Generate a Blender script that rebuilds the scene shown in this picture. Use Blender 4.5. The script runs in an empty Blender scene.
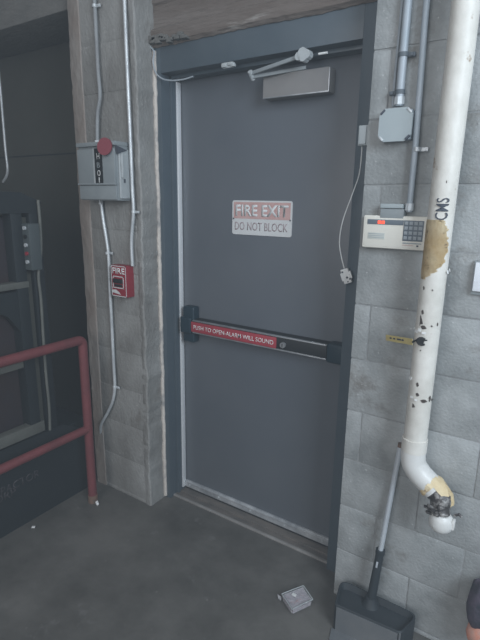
import bpy, bmesh, math, random
from mathutils import Vector, Matrix, noise
random.seed(7)
C = bpy.context.scene.collection
H = 1.59                      # camera height
F = 480.15                    # focal length in px of the 480x640 frame
M = Matrix(((0.833965, 0.551619, 0.014802), (0.145406, -0.193797, -0.970206), (-0.532315, 0.81127, -0.241829)))
MT = M.transposed()
def ray(x, y): return MT @ Vector(((x-240)/F, (y-320)/F, 1))
def at(x, y, Y=None, X=None, Z=None):
    """world point seen at a pixel on one of the room's planes"""
    r = ray(x, y)
    t = Y/r.y if Y is not None else (X/r.x if X is not None else (Z-H)/r.z)
    p = r*t; p.z += H
    return p
WY = 1.625    # face of the block wall
FY = 1.735    # face of the door frame and lintel
DY = 1.85     # face of the door

# ---------------------------------------------------------------- materials
def mat(name, col, rough=.6, metal=0, col2=None, nscale=6, bump=0, bscale=40, spots=None, spotcol=None, spotscale=3, spotw=.06,
        spec=.5, emit=None, estr=0, alpha=1, trans=0, nlo=.35, nhi=.65, coat=0, stretch=(1,1,1), speck=None, speckcol=(.5,.5,.5), speckscale=60):
    m = bpy.data.materials.new(name); m.use_nodes = True
    N, L = m.node_tree.nodes, m.node_tree.links
    b = N['Principled BSDF']
    b.inputs['Roughness'].default_value = rough
    b.inputs['Metallic'].default_value = metal
    b.inputs['Specular IOR Level'].default_value = spec
    b.inputs['Coat Weight'].default_value = coat
    b.inputs['Alpha'].default_value = alpha
    b.inputs['Transmission Weight'].default_value = trans
    geo = N.new('ShaderNodeNewGeometry')
    mp = N.new('ShaderNodeMapping'); mp.inputs['Scale'].default_value = stretch
    L.new(geo.outputs['Position'], mp.inputs['Vector'])
    c = N.new('ShaderNodeRGB'); c.outputs[0].default_value = (*col, 1); out = c.outputs[0]
    if col2:
        n = N.new('ShaderNodeTexNoise'); n.inputs['Scale'].default_value = nscale; n.inputs['Detail'].default_value = 8
        n.inputs['Roughness'].default_value = .62
        L.new(mp.outputs[0], n.inputs['Vector'])
        r = N.new('ShaderNodeMapRange'); r.inputs[1].default_value = nlo; r.inputs[2].default_value = nhi
        L.new(n.outputs['Fac'], r.inputs[0])
        x = N.new('ShaderNodeMix'); x.data_type = 'RGBA'
        L.new(r.outputs[0], x.inputs[0]); L.new(out, x.inputs[6]); x.inputs[7].default_value = (*col2, 1); out = x.outputs[2]
    if spots is not None:
        n = N.new('ShaderNodeTexNoise'); n.inputs['Scale'].default_value = spotscale; n.inputs['Detail'].default_value = 6
        n.inputs['Roughness'].default_value = .7
        mv = N.new('ShaderNodeVectorMath'); mv.inputs[1].default_value = (11.3, 4.7, 2.1)
        L.new(mp.outputs[0], mv.inputs[0]); L.new(mv.outputs[0], n.inputs['Vector'])
        r = N.new('ShaderNodeMapRange'); r.inputs[1].default_value = spots; r.inputs[2].default_value = spots+spotw
        L.new(n.outputs['Fac'], r.inputs[0])
        x = N.new('ShaderNodeMix'); x.data_type = 'RGBA'
        L.new(r.outputs[0], x.inputs[0]); L.new(out, x.inputs[6]); x.inputs[7].default_value = (*spotcol, 1); out = x.outputs[2]
    if speck is not None:
        n = N.new('ShaderNodeTexNoise'); n.inputs['Scale'].default_value = speckscale; n.inputs['Detail'].default_value = 3
        n.inputs['Roughness'].default_value = .6
        L.new(mp.outputs[0], n.inputs['Vector'])
        r = N.new('ShaderNodeMapRange'); r.inputs[1].default_value = speck; r.inputs[2].default_value = speck+.05
        L.new(n.outputs['Fac'], r.inputs[0])
        x = N.new('ShaderNodeMix'); x.data_type = 'RGBA'
        L.new(r.outputs[0], x.inputs[0]); L.new(out, x.inputs[6]); x.inputs[7].default_value = (*speckcol, 1); out = x.outputs[2]
    L.new(out, b.inputs['Base Color'])
    if emit:
        b.inputs['Emission Color'].default_value = (*emit, 1); b.inputs['Emission Strength'].default_value = estr
    if bump:
        n = N.new('ShaderNodeTexNoise'); n.inputs['Scale'].default_value = bscale; n.inputs['Detail'].default_value = 6
        L.new(mp.outputs[0], n.inputs['Vector'])
        bp = N.new('ShaderNodeBump'); bp.inputs['Strength'].default_value = bump; bp.inputs['Distance'].default_value = .01
        L.new(n.outputs['Fac'], bp.inputs['Height']); L.new(bp.outputs[0], b.inputs['Normal'])
    return m
MM = {}
MM['block'] = mat('painted block', (.245,.258,.258), .6, speck=.668, speckcol=(.50,.51,.51), speckscale=75, col2=(.385,.40,.40), nscale=6.5, bump=.28, bscale=110, spots=.58, spotcol=(.19,.18,.165), spotscale=4, spotw=.14)
MM['pillar'] = mat('worn painted block', (.20,.195,.185), .75, speck=.68, speckcol=(.42,.41,.39), speckscale=70, col2=(.31,.31,.30), nscale=6, bump=.45, bscale=80, spots=.6, spotcol=(.15,.135,.12), spotscale=6, spotw=.15, stretch=(1,1,.6))
MM['mortar'] = mat('mortar', (.22,.225,.225), .9, col2=(.36,.37,.37), nscale=9, bump=.5)
MM['plaster'] = mat('stained plaster strip', (.24,.20,.175), .85, col2=(.32,.30,.28), nscale=7, bump=.8, bscale=30, stretch=(1,1,.5))
MM['lintel'] = mat('old brown lintel', (.13,.105,.09), .85, col2=(.19,.165,.15), nscale=4, bump=.9, bscale=26, spots=.60, spotcol=(.30,.28,.26), spotscale=5, spotw=.08, stretch=(.5,1,3.2))
MM['frame'] = mat('blue grey frame paint', (.070,.094,.115), .42, col2=(.082,.106,.126), nscale=8, bump=.1, bscale=20)
MM['door'] = mat('grey door paint', (.108,.122,.142), .38, col2=(.125,.138,.156), nscale=2.0, bump=.035, bscale=9)
MM['floor'] = mat('worn concrete floor', (.070,.068,.062), .5, speck=.72, speckcol=(.26,.25,.24), speckscale=45, col2=(.145,.14,.13), nscale=2.6, bump=.25, bscale=22, spots=.62, spotcol=(.17,.165,.16), spotscale=7, spotw=.12)
MM['threshold'] = mat('worn threshold', (.16,.14,.125), .6, col2=(.10,.095,.09), nscale=9, bump=.2, stretch=(1,3,1))
MM['lip'] = mat('scuffed threshold lip', (.30,.29,.28), .6, col2=(.22,.21,.20), nscale=12)
MM['caulk'] = mat('flaking cream paint edge', (.60,.55,.50), .8, col2=(.26,.26,.26), nscale=7, nlo=.50, nhi=.66, bump=.5)
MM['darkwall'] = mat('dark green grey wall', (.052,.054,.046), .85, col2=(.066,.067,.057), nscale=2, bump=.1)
MM['beam'] = mat('grey concrete beam', (.115,.115,.11), .85, col2=(.165,.16,.15), nscale=4, bump=.6, stretch=(.6,1,2))
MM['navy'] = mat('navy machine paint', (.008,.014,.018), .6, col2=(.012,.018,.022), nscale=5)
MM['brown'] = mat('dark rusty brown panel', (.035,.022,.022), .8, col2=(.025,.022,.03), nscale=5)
MM['greysteel'] = mat('dull grey steel rail', (.14,.145,.13), .6, col2=(.10,.105,.095), nscale=9)
MM['ctrl'] = mat('slate control box', (.065,.08,.085), .5)
MM['faint'] = mat('faded lettering', (.075,.068,.075), .7, col2=(.03,.03,.035), nscale=30)
MM['red_rail'] = mat('dull red rail paint', (.19,.045,.050), .55, col2=(.14,.038,.042), nscale=9, bump=.15)
MM['rust'] = mat('bare scuffed foot', (.22,.12,.085), .8, col2=(.12,.09,.07), nscale=40)
MM['galv'] = mat('galvanised conduit', (.66,.69,.71), .38, .3, col2=(.50,.53,.55), nscale=14)
MM['galv_paint'] = mat('grey painted conduit', (.30,.32,.33), .6, col2=(.24,.25,.26), nscale=14)
MM['blueconduit'] = mat('blue grey painted conduit', (.33,.38,.42), .5, .1, col2=(.40,.44,.48), nscale=14)
MM['boxgrey'] = mat('grey enclosure paint', (.24,.27,.285), .5, col2=(.28,.31,.32), nscale=8)
MM['boxlight'] = mat('light grey enclosure paint', (.42,.45,.46), .5, col2=(.35,.38,.39), nscale=8, spots=.62, spotcol=(.55,.57,.57), spotscale=12)
MM['jbox'] = mat('pale grey lid', (.37,.42,.43), .5, col2=(.34,.39,.41), nscale=9)
MM['black'] = mat('black plastic', (.012,.014,.016), .5)
MM['blackteal'] = mat('dark teal plastic cap', (.010,.030,.045), .45)
MM['white'] = mat('white plastic', (.72,.73,.72), .45)
MM['cream'] = mat('cream plastic', (.72,.70,.63), .45)
MM['cream_dark'] = mat('grey label area', (.52,.54,.50), .6)
MM['red'] = mat('pull station red', (.27,.025,.04), .45)
MM['tagred'] = mat('dull red round tag', (.22,.045,.06), .6)
MM['labelred'] = mat('red label strip', (.36,.045,.062), .4, col2=(.31,.042,.058), nscale=20)
MM['signred'] = mat('glare paled sign red', (.52,.32,.30), .4, col2=(.58,.39,.37), nscale=18)  # red lightened to imitate glare lying over the sign
MM['signwhite'] = mat('sign white', (.62,.63,.63), .35)
MM['signgrey'] = mat('glare paled letter grey', (.36,.30,.31), .5)  # letter colour lightened too, as glare would wash it out
MM['ink'] = mat('dark ink', (.06,.07,.09), .7)
MM['led'] = mat('red display glow', (.5,.02,.01), .5, emit=(1,.12,.06), estr=1.3)
MM['keys'] = mat('slate keypad', (.12,.15,.18), .5)
MM['key'] = mat('grey key caps', (.30,.34,.37), .5)
MM['strip'] = mat('bright strip', (.80,.82,.84), .3, .25)
MM['sweep'] = mat('scuffed bottom strip', (.62,.64,.66), .35, .3, col2=(.34,.36,.38), nscale=12)
MM['alu'] = mat('aluminium strip', (.62,.64,.66), .35, .75, col2=(.42,.44,.46), nscale=25)
MM['closer'] = mat('warm grey closer cover', (.25,.24,.235), .45, col2=(.22,.215,.215), nscale=9)
MM['pvc'] = mat('peeling cream white pipe paint', (.72,.70,.65), .5, col2=(.58,.56,.51), nscale=9, bump=.2, bscale=30, spots=.63, spotcol=(.34,.26,.19), spotscale=15, spotw=.05)
MM['pvc_clean'] = mat('white pipe', (.74,.74,.72), .4, col2=(.66,.66,.64), nscale=12)
MM['tan'] = mat('tan bare patch', (.62,.45,.22), .8, col2=(.76,.65,.44), nscale=12, bump=.5, spots=.6, spotcol=(.34,.24,.15), spotscale=30)
MM['foil'] = mat('dirty crumpled wrap', (.06,.055,.055), .4, .2, col2=(.30,.29,.28), nscale=40, nlo=.5, nhi=.6, bump=.6)
MM['yellow'] = mat('yellowed tag', (.62,.52,.22), .6, col2=(.55,.45,.2), nscale=30)
MM['pan'] = mat('dark dustpan plastic', (.022,.03,.036), .55, col2=(.03,.038,.045), nscale=12)
MM['pantray'] = mat('dusty dustpan tray', (.125,.135,.145), .6, col2=(.16,.165,.17), nscale=9)
MM['silver'] = mat('aluminium handle', (.66,.71,.76), .35, .4)
MM['film'] = mat('crinkled clear film', (.80,.80,.84), .18, alpha=.30, bump=.9, bscale=90, spec=.8)
MM['packfill'] = mat('purple grey contents', (.22,.19,.22), .7, col2=(.42,.38,.42), nscale=70, spots=.58, spotcol=(.38,.14,.14), spotscale=60)
MM['clampdark'] = mat('tarnished clamp', (.10,.12,.14), .6)
MM['bag'] = mat('dark slate fabric', (.035,.045,.06), .8, col2=(.09,.07,.10), nscale=25, bump=.6)
MM['orange'] = mat('orange fabric', (.62,.25,.17), .7, col2=(.50,.30,.24), nscale=40)
MM['plaque'] = mat('white wall plate', (.75,.78,.82), .4)
MM['litter'] = mat('white scrap', (.8,.8,.8), .6)

# ---------------------------------------------------------------- mesh helpers
class MB:
    def __init__(s): s.bm = bmesh.new()
    def box(s, a, b, bev=0, seg=2):
        lo = [min(a[i], b[i]) for i in range(3)]; hi = [max(a[i], b[i]) for i in range(3)]
        m = Matrix.Translation([(lo[i]+hi[i])/2 for i in range(3)]) @ Matrix.Diagonal([max(hi[i]-lo[i], 1e-4) for i in range(3)]+[1])
        r = bmesh.ops.create_cube(s.bm, size=1, matrix=m)
        if bev:
            es = {e for v in r['verts'] for e in v.link_edges}
            bmesh.ops.bevel(s.bm, geom=list(es), offset=bev, segments=seg, affect='EDGES', profile=.6)
        return s
    def obox(s, c, ax, size, bev=0, seg=2):
        """box with centre c, axes ax (3 unit vectors) and size"""
        m = Matrix((ax[0], ax[1], ax[2])).transposed().to_4x4(); m.translation = c
        m = m @ Matrix.Diagonal([*size, 1])
        r = bmesh.ops.create_cube(s.bm, size=1, matrix=m)
        if bev:
            es = {e for v in r['verts'] for e in v.link_edges}
            bmesh.ops.bevel(s.bm, geom=list(es), offset=bev, segments=seg, affect='EDGES', profile=.6)
        return s
    def prism(s, pts, d):
        """closed polygon pts extruded by vector d"""
        a = [s.bm.verts.new(p) for p in pts]; b = [s.bm.verts.new(Vector(p)+Vector(d)) for p in pts]
        n = len(a); s.bm.faces.new(a); s.bm.faces.new(b[::-1])
        for i in range(n): s.bm.faces.new((a[i], b[i], b[(i+1) % n], a[(i+1) % n]))
        bmesh.ops.recalc_face_normals(s.bm, faces=s.bm.faces)
        return s
    def tube(s, pts, r, n=14, smooth=0, caps=True, squash=1):
        pts = [Vector(p) for p in pts]
        if smooth: pts = spline(pts, smooth)
        rr = r if isinstance(r, (list, tuple)) else None
        rings = []; up = None
        for i, p in enumerate(pts):
            t = ((pts[min(i+1, len(pts)-1)]-pts[i]).normalized()+(pts[i]-pts[max(i-1, 0)]).normalized()).normalized()
            if up is None: up = t.orthogonal().normalized()
            up = (up-t*up.dot(t)).normalized(); w = t.cross(up)
            q = rr[min(len(rr)-1, int(round(i*(len(rr)-1)/(len(pts)-1))))] if rr else r
            rings.append([s.bm.verts.new(p+(up*math.cos(2*math.pi*k/n)+w*math.sin(2*math.pi*k/n))*q) for k in range(n)])
        for a, b in zip(rings, rings[1:]):
            for k in range(n): s.bm.faces.new((a[k], a[(k+1) % n], b[(k+1) % n], b[k]))
        if caps: s.bm.faces.new(rings[0][::-1]); s.bm.faces.new(rings[-1])
        return s
    def disc(s, c, nrm, r, t, n=28, bev=0):
        nrm = Vector(nrm).normalized(); c = Vector(c)
        return s.tube([c-nrm*t/2, c+nrm*t/2], r, n)
def spline(P, k):
    out = []
    for i in range(len(P)-1):
        p0, p1, p2, p3 = P[max(i-1, 0)], P[i], P[i+1], P[min(i+2, len(P)-1)]
        for j in range(k):
            t = j/k
            out.append(.5*((2*p1)+(p2-p0)*t+(2*p0-5*p1+4*p2-p3)*t*t+(3*p1-p0-3*p2+p3)*t**3))
    out.append(P[-1]); return out
def origin_of(o):
    v = Vector((0,0,0))
    while o: v += o.location; o = o.parent
    return v
def obj(name, mb, material, parent=None, origin=None, smooth=True):
    bm = mb.bm if isinstance(mb, MB) else mb
    bm.normal_update()
    if parent is not None: org = origin_of(parent)
    elif origin is not None: org = Vector(origin)
    else:
        xs = [v.co for v in bm.verts]
        org = Vector(((min(v.x for v in xs)+max(v.x for v in xs))/2, (min(v.y for v in xs)+max(v.y for v in xs))/2, min(v.z for v in xs)))
    for v in bm.verts: v.co -= org
    me = bpy.data.meshes.new(name); bm.to_mesh(me); bm.free()
    me.materials.append(MM[material] if isinstance(material, str) else material)
    o = bpy.data.objects.new(name, me); C.objects.link(o)
    if smooth:
        for p in me.polygons: p.use_smooth = True
        me.set_sharp_from_angle(angle=math.radians(35))
    if parent is not None: o.parent = parent
    else: o.location = org
    return o
def tag(o, label=None, cat=None, group=None, kind=None):
    if label: o['label'] = label
    if cat: o['category'] = cat
    if group: o['group'] = group
    if kind: o['kind'] = kind
    return o
def thing(name, loc, label, cat, group=None):
    o = bpy.data.objects.new(name, None); C.objects.link(o); o.location = loc; o.empty_display_size = .05
    return tag(o, label, cat, group)
def struct(name, mb, material, parent=None, **k):
    o = obj(name, mb, material, parent, **k)
    if parent is None: o['kind'] = 'structure'
    return o
XA, YA, ZA = Vector((1,0,0)), Vector((0,1,0)), Vector((0,0,1))
def text(name, s, c, u, v, w, h, material, parent, thick=.0004, bold=.0, cuts=0):
    """lettering centred at c in the plane u (reading direction), v (up), fitted to w x h"""
    cu = bpy.data.curves.new('t', 'FONT'); cu.body = s; cu.extrude = 0; cu.align_x = 'LEFT'; cu.resolution_u = 3
    cu.offset = bold
    to = bpy.data.objects.new('t', cu); C.objects.link(to)
    dg = bpy.context.evaluated_depsgraph_get(); dg.update()
    me = bpy.data.meshes.new_from_object(to.evaluated_get(dg))
    bpy.data.objects.remove(to); bpy.data.curves.remove(cu)
    bm = bmesh.new(); bm.from_mesh(me); bpy.data.meshes.remove(me)
    x0 = min(q.co.x for q in bm.verts); x1 = max(q.co.x for q in bm.verts)
    y0 = min(q.co.y for q in bm.verts); y1 = max(q.co.y for q in bm.verts)
    u = Vector(u).normalized(); v = Vector(v).normalized(); n = u.cross(v)
    if cuts: bmesh.ops.triangulate(bm, faces=bm.faces[:]); bmesh.ops.subdivide_edges(bm, edges=[e for e in bm.edges if e.calc_length() > .12], cuts=cuts, use_grid_fill=True); bmesh.ops.triangulate(bm, faces=bm.faces[:])
    r = bmesh.ops.extrude_face_region(bm, geom=bm.faces[:])
    top = {g for g in r['geom'] if isinstance(g, bmesh.types.BMVert)}
    for q in bm.verts:
        a = ((q.co.x-x0)/(x1-x0)-.5)*w; b = ((q.co.y-y0)/(y1-y0)-.5)*h
        q.co = Vector(c)+u*a+v*b+n*(thick if q in top else 0)
    bmesh.ops.recalc_face_normals(bm, faces=bm.faces)
    return obj(name, bm, material, parent, smooth=False)
def rrect(c, u, v, w, h, r, k=5):
    out = []
    for (sx, sy, a0) in ((1,1,0), (-1,1,90), (-1,-1,180), (1,-1,270)):
        for j in range(k+1):
            a = math.radians(a0+90*j/k)
            out.append(Vector(c)+u*(sx*(w/2-r)+r*math.cos(a))+v*(sy*(h/2-r)+r*math.sin(a)))
    return out

# ---------------------------------------------------------------- the setting
b = MB().box((-5, -1.2, -.12), (3, 2.4, 0)); struct('floor', b, 'floor')

def blocks(x0, x1, z1, joints, back=.35):
    """masonry: a mortar slab and the faces of the blocks standing 5 mm proud of it"""
    b = MB(); k = 0; z = -.183
    while z < z1:
        zt = min(z+.2032, z1); zz = max(z, 0)
        js = [x0]+[j for j in joints(k) if x0 < j < x1]+[x1]
        if zt-zz > .012:
            for a, c in zip(js, js[1:]):
                jl = .002 if a != x0 else 0; jr = .002 if c != x1 else 0
                dy = random.uniform(-.0012, .0012)
                lo, hi = (zz+(.0025 if zz > 0 else 0)), zt-.0025
                b.box((a+jl, WY+dy, lo), (c-jr, WY+.03, hi), .004, 2)
        z = zt; k += 1
    return b
jr = lambda k: ([-.29+.4*i for i in range(-1, 12)] if k % 2 else [-.12+.4*i for i in range(-1, 12)])
def joints_right(k):
    if k == 0: return jr(0)
    if k == 2: return [-.43, -.12]+[.28+.4*i for i in range(8)]
    return jr(k)
wr = struct('wall_right', blocks(-.578, 2.6, 3.05, joints_right), 'block', origin=(0, WY, 0))
m = MB(); m.box((-.576, WY+.0028, 0), (2.6, 2.3, 3.05)); struct('mortar', m, 'mortar', wr)
wl = struct('wall_left', blocks(-1.962, -1.622, 3.05, lambda k: []), 'pillar', origin=(-1.8, WY, 0))
m = MB(); m.box((-2.035, WY+.0014, 0), (-1.624, 2.3, 3.05)); struct('mortar', m, 'pillar', wl)
# rough plaster strip down the outer edge of the pillar
def rough_strip(x0, x1, z0, z1, y0, y1, amp, n=46, both=False):
    b = MB(); bm = b.bm; rows = []
    n = n*3
    def nz(z, s_): return (noise.noise((z*2.3, s_, 0))*.6+noise.noise((z*9, s_, 4))*.5+noise.noise((z*31, s_, 8))*.45)*amp*1.5
    for i in range(n+1):
        z = z0+(z1-z0)*i/n
        dl = nz(z, x0*7); dr = nz(z, x1*5) if both else 0
        dyy = nz(z, x0*3)*.5
        rows.append([bm.verts.new(p) for p in ((x0+dl, y1, z), (x0+dl, y0+dyy+.004, z), (x0+dl+.006, y0+dyy, z), (x1+dr-.006, y0+dyy, z), (x1+dr, y0+dyy+.006, z), (x1+dr, y1, z))])
    for a, c in zip(rows, rows[1:]):
        for j in range(5): bm.faces.new((a[j], a[j+1], c[j+1], c[j]))
    bm.faces.new(rows[-1]); bm.faces.new(rows[0][::-1])
    bmesh.ops.recalc_face_normals(bm, faces=bm.faces)
    return b
struct('trim_1', rough_strip(-2.04, -1.958, 0, 3.05, WY-.004, WY+.05, .006), 'plaster')
# lumpy patched corner and reveal of the pillar beside the door
struct('trim_2', rough_strip(-1.650, -1.614, 0, 3.05, WY-.0025, FY+.03, .010, 60, True), 'pillar')
# flaking paint edge where the reveal meets the door frame
b = rough_strip(-1.622, -1.600, .01, 2.22, FY-.012, FY+.01, .004, 60, True); struct('trim_3', b, 'caulk')
# lintel over the door, with a ragged lower lip
b = MB(); bm = b.bm; n = 110; rows = []
for i in range(n+1):
    x = -1.66+(-.56+1.66)*i/n
    q = (noise.noise((x*3, 0, 0))*.5+noise.noise((x*14, 3, 0))*.35+noise.noise((x*40, 5, 0))*.3)*.010
    rows.append([bm.verts.new(p) for p in ((x, 2.3, 2.245), (x, FY-.004, 2.232+q), (x, FY-.016+q*.5, 2.245+q), (x, FY-.014, 2.30+q), (x, FY+.004, 2.312-q), (x, FY+.002, 2.395), (x, FY-.006, 2.405+q), (x, FY-.004, 3.05), (x, 2.3, 3.05))])
for a, c in zip(rows, rows[1:]):
    for j in range(9): bm.faces.new((a[j], a[(j+1) % 9], c[(j+1) % 9], c[j]))
bm.faces.new(rows[0]); bm.faces.new(rows[-1][::-1]); bmesh.ops.recalc_face_normals(bm, faces=bm.faces)
struct('wall_front', b, 'lintel')
b = MB()
for i in range(16):
    x = -1.60+.19*(i/15)**1.3; r_ = random.uniform(.012, .022)*(1-.5*i/15)
    b.obox(Vector((x, FY-.018, 2.236+random.uniform(0, .02)+.010*(1-i/15))), (XA, YA, ZA), (r_*2.2, .03, r_*1.4), r_*.4)
struct('trim_8', b, 'beam')
# recess left of the pillar: dark wall behind and beam across the top
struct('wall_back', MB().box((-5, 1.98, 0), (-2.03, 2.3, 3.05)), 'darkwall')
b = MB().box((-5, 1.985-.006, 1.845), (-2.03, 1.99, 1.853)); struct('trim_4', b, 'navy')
b = MB(); b.box((-5, 1.66, 2.445), (-2.036, 1.98, 3.05), .012); b.box((-5, 1.645, 2.60), (-2.036, 1.70, 3.05), .01)
struct('trim_5', b, 'beam')

# door: leaf, frame, weather strip, sweep
DX0, DX1, DT = -1.577, -.658, 2.128
door = obj('door_1', MB().box((DX0, DY, .022), (DX1, DY+.045, DT), .002), 'door', origin=(DX0, DY, 0))
tag(door, 'dark grey steel fire exit door with bar across its middle', kind='structure')
b = MB()
b.box((-1.622, FY, 0), (DX0, DY+.10, 2.249), .003)                    # left jamb
b.box((DX1, FY, 0), (-.575, DY+.10, 2.249), .003)                      # right jamb
b.box((DX0-.0005, FY+.0004, DT), (DX1+.0005, DY+.0996, 2.25), .003)                   # head
b.box((DX0-.002, FY+.055, 0), (DX0+.014, DY-.004, DT), .002)           # stops
b.box((DX1-.014, FY+.055, 0), (DX1+.002, DY-.004, DT), .002)
b.box((DX0, FY+.055, DT-.014), (DX1, DY-.004, DT+.002), .002)
obj('door_frame', b, 'frame', door)
b = MB(); b.box((DX0+.010, DY-.030, .03), (DX0+.021, DY-.003, DT-.02), .003); tag(obj('weather_strip', b, 'strip', door), 'bright aluminium weather strip')
b = MB(); b.box((DX0+.022, DY-.010, .028), (DX1-.006, DY+.002, .068), .002); b.box((DX0+.022, DY-.016, .056), (DX1-.006, DY, .064), .002)
sw = tag(obj('door_sweep', b, 'sweep', door), 'aluminium sweep along the bottom edge')
for i in range(5):
    x = DX0+.05+i*.2; obj('screw', MB().disc((x, DY-.0115, .045), YA, .005, .004, 12), 'galv', sw)
obj('rubber_seal', MB().box((DX0+.022, DY-.004, .004), (DX1-.006, DY+.02, .03)), 'black', door)
b = MB(); b.box((-1.60, DY-.075, 0), (-.64, DY+.06, .008), .002); b.box((-1.60, DY-.045, 0), (-.64, DY+.06, .016), .003)
struct('trim_6', b, 'threshold')
b = MB().box((-1.60, DY-.088, 0), (-.64, DY-.074, .011), .003); struct('trim_7', b, 'lip')
struct('wall_outside', MB().box((-1.7, 2.0, 0), (-.5, 2.05, 2.4)), 'darkwall')

# ---------------------------------------------------------------- exit push bar
PY = DY-.062
pl, pr_ = at(190, 329, PY), at(327, 351, PY)
zc = (pl.z+pr_.z)/2+.004
t = thing('exit_push_bar', (DX0+.03, DY, zc-.05), 'long black push bar with red warning strip mounted across the grey door', 'push bar')
x0, x1 = at(192, 330, PY).x, at(326, 351, PY).x
hh = .033
b = MB(); b.box((x0, PY+.012, zc-hh), (x1, DY, zc+hh), .004); obj('bar_housing', b, 'black', t)
b = MB(); b.box((x0, PY+.004, zc-hh+.006), (x1, PY+.016, zc+hh-.006), .002); obj('push_pad', b, 'black', t)
for s in (-1, 1):
    b = MB().box((x0+.004, PY-.001, zc+s*(hh-.003)-.0028), (x1, PY+.014, zc+s*(hh-.003)+.0028), .001); tag(obj('metal_edge', b, 'alu', t), 'bright metal edging')
lx1 = at(276, 342, PY).x
st = tag(obj('label_strip', MB().box((x0-.004, PY-.003, zc-.026), (lx1, PY+.006, zc+.024), .002), 'labelred', t), 'red strip reading PUSH TO OPEN-ALARM WILL SOUND')
text('lettering', 'PUSH TO OPEN-ALARM WILL SOUND', ((x0+lx1)/2+.0, PY-.0032, zc-.001), XA, ZA, (lx1-x0)*.95, .021, 'white', st, bold=.004)
cx = at(283, 345, PY).x
b = MB().disc((cx, PY-.001, zc-.004), YA, .0125, .014); lc = tag(obj('lock_cylinder', b, 'alu', t), 'round chrome key cylinder')
obj('keyway', MB().box((cx-.001, PY-.010, zc-.012), (cx+.001, PY-.0075, zc+.004)), 'black', lc)
b = MB(); a0, a1 = at(180, 320, PY).x, at(190.5, 320, PY).x
b.box((a0+.006, PY+.014, zc-.090), (a1+.008, DY, zc+.092), .010, 3); b.box((a0, PY-.002, zc-.040), (a1, DY-.01, zc+.040), .008, 3)
obj('latch_case', b, 'blackteal', t)
e0, e1 = at(326.5, 350, PY).x, at(343.5, 350, PY).x
b = MB(); b.box((e0, PY-.004, zc-.042), (e1, DY, zc+.040), .012, 3); obj('end_cap', b, 'blackteal', t)

# fire exit sign
SY = DY-.003
c = at(261, 218.3, SY); w, h = .305, .150
t = thing('fire_exit_sign', (c.x, DY, c.z-h/2), 'red and white FIRE EXIT sign, coloured pale as under glare, fixed to the upper door', 'sign')
obj('sign_plate', MB().prism(rrect((c.x, SY, c.z), XA, ZA, w, h, .010), (0, .003, 0)), 'signwhite', t)
p = tag(obj('red_panel', MB().box((c.x-w/2+.008, SY-.0008, c.z-.004), (c.x+w/2-.008, SY+.001, c.z+h/2-.007), 0), 'signred', t), 'red upper panel with glare put into its colour')
text('lettering', 'FIRE EXIT', (c.x, SY-.0009, c.z+.032), XA, ZA, .270, .050, 'signwhite', p, bold=.03)
text('lettering', 'DO NOT BLOCK', (c.x-.002, SY-.0001, c.z-.037), XA, ZA, .272, .036, 'signgrey', t, bold=.012)
for s in (-1, 1): obj('screw', MB().disc((c.x+s*(w/2-.008), SY-.001, c.z-.005), YA, .0035, .003, 12), 'ink', t)

# door closer
CY = DY-.062
a, bq = at(262.5, 98.5, CY), at(329.5, 67, CY)
t = thing('door_closer', (a.x, DY, a.z), 'grey rectangular door closer with folded arm at the top of the door', 'door closer')
zb, zt = (a.z+at(329.5, 91.2, CY).z)/2, (bq.z+at(262.5, 75, CY).z)/2
obj('cover', MB().box((a.x, CY, zb), (bq.x, DY, zt), .004, 3), 'closer', t)
tag(obj('cover_edge', MB().box((a.x+.002, CY-.002, zb-.002), (bq.x+.002, CY+.004, zb+.003), .001).box((bq.x-.002, CY-.002, zb), (bq.x+.003, CY+.004, zt-.004), .001), 'alu', t), 'bright worn lower and right edge')
elb = at(251, 73.5, CY-.04); shoe = at(304, 55, FY-.01); piv = at(306, 67.5, CY+.01)
def bar(p, q, wd, th):
    d = (q-p); L = d.length; d.normalize(); n = d.cross(YA).normalized(); k = d.cross(n).normalized()
    return (p+q)/2, (d, n, k), (L, wd, th)
b = MB(); b.obox(*bar(elb, shoe, .014, .010), .003); obj('arm', b, 'boxgrey', t)
b = MB(); b.obox(*bar(elb+Vector((0, .008, -.012)), piv, .013, .010), .003); obj('arm', b, 'boxgrey', t)
obj('elbow_pin', MB().tube([elb+Vector((0, -.008, .006)), elb+Vector((0, .018, -.018))], .010), 'boxlight', t)
b = MB()
for (dx, dz, r) in ((-.016, -.004, .015), (0, .004, .019), (.016, -.002, .016), (.004, -.012, .014)):
    b.tube([shoe+Vector((dx, -.014-dx*.12-abs(dz)*.3, dz)), shoe+Vector((dx, .011, dz))], r, 9)
tag(obj('arm_shoe', b, 'boxlight', t), 'pale crusted mounting shoe')
q = at(323, 53.3, FY-.003); obj('pin', MB().tube([q-XA*.017, q+XA*.017], .004, 10), 'white', t)
# crusted clip left of the closer
q = at(228, 65.5, FY-.008); b = MB()
for i in range(7):
    b.obox(q+Vector((random.uniform(-.024, .024), random.uniform(-.004, .005), random.uniform(-.007, .007))), (XA, YA, ZA), (random.uniform(.014, .028), .014, random.uniform(.010, .018)), .004)
b.box((q.x-.026, q.y-.002, q.z-.009), (q.x+.024, FY+.001, q.z+.007), .004)
tag(obj('metal_clip', b, 'boxlight'), 'small crusted pale clip on the door frame head, left of the closer', 'clip')

# loose cable at upper left of the frame
P = [at(142, 22, FY-.02), at(145, 36, FY-.025), at(149, 45, FY-.02), at(154, 52, FY-.02), at(153, 62, FY-.02), at(156, 73, FY-.016), at(163, 79, FY-.012), at(172, 80.5, FY-.008), at(183, 79.5, FY-.006), at(193, 76.5, FY-.004)]
t = tag(obj('loose_cable', MB().tube(P, .0032, 8, smooth=6), 'blueconduit'), 'thin grey cable draped over the upper left corner of the door frame', 'cable')

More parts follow.
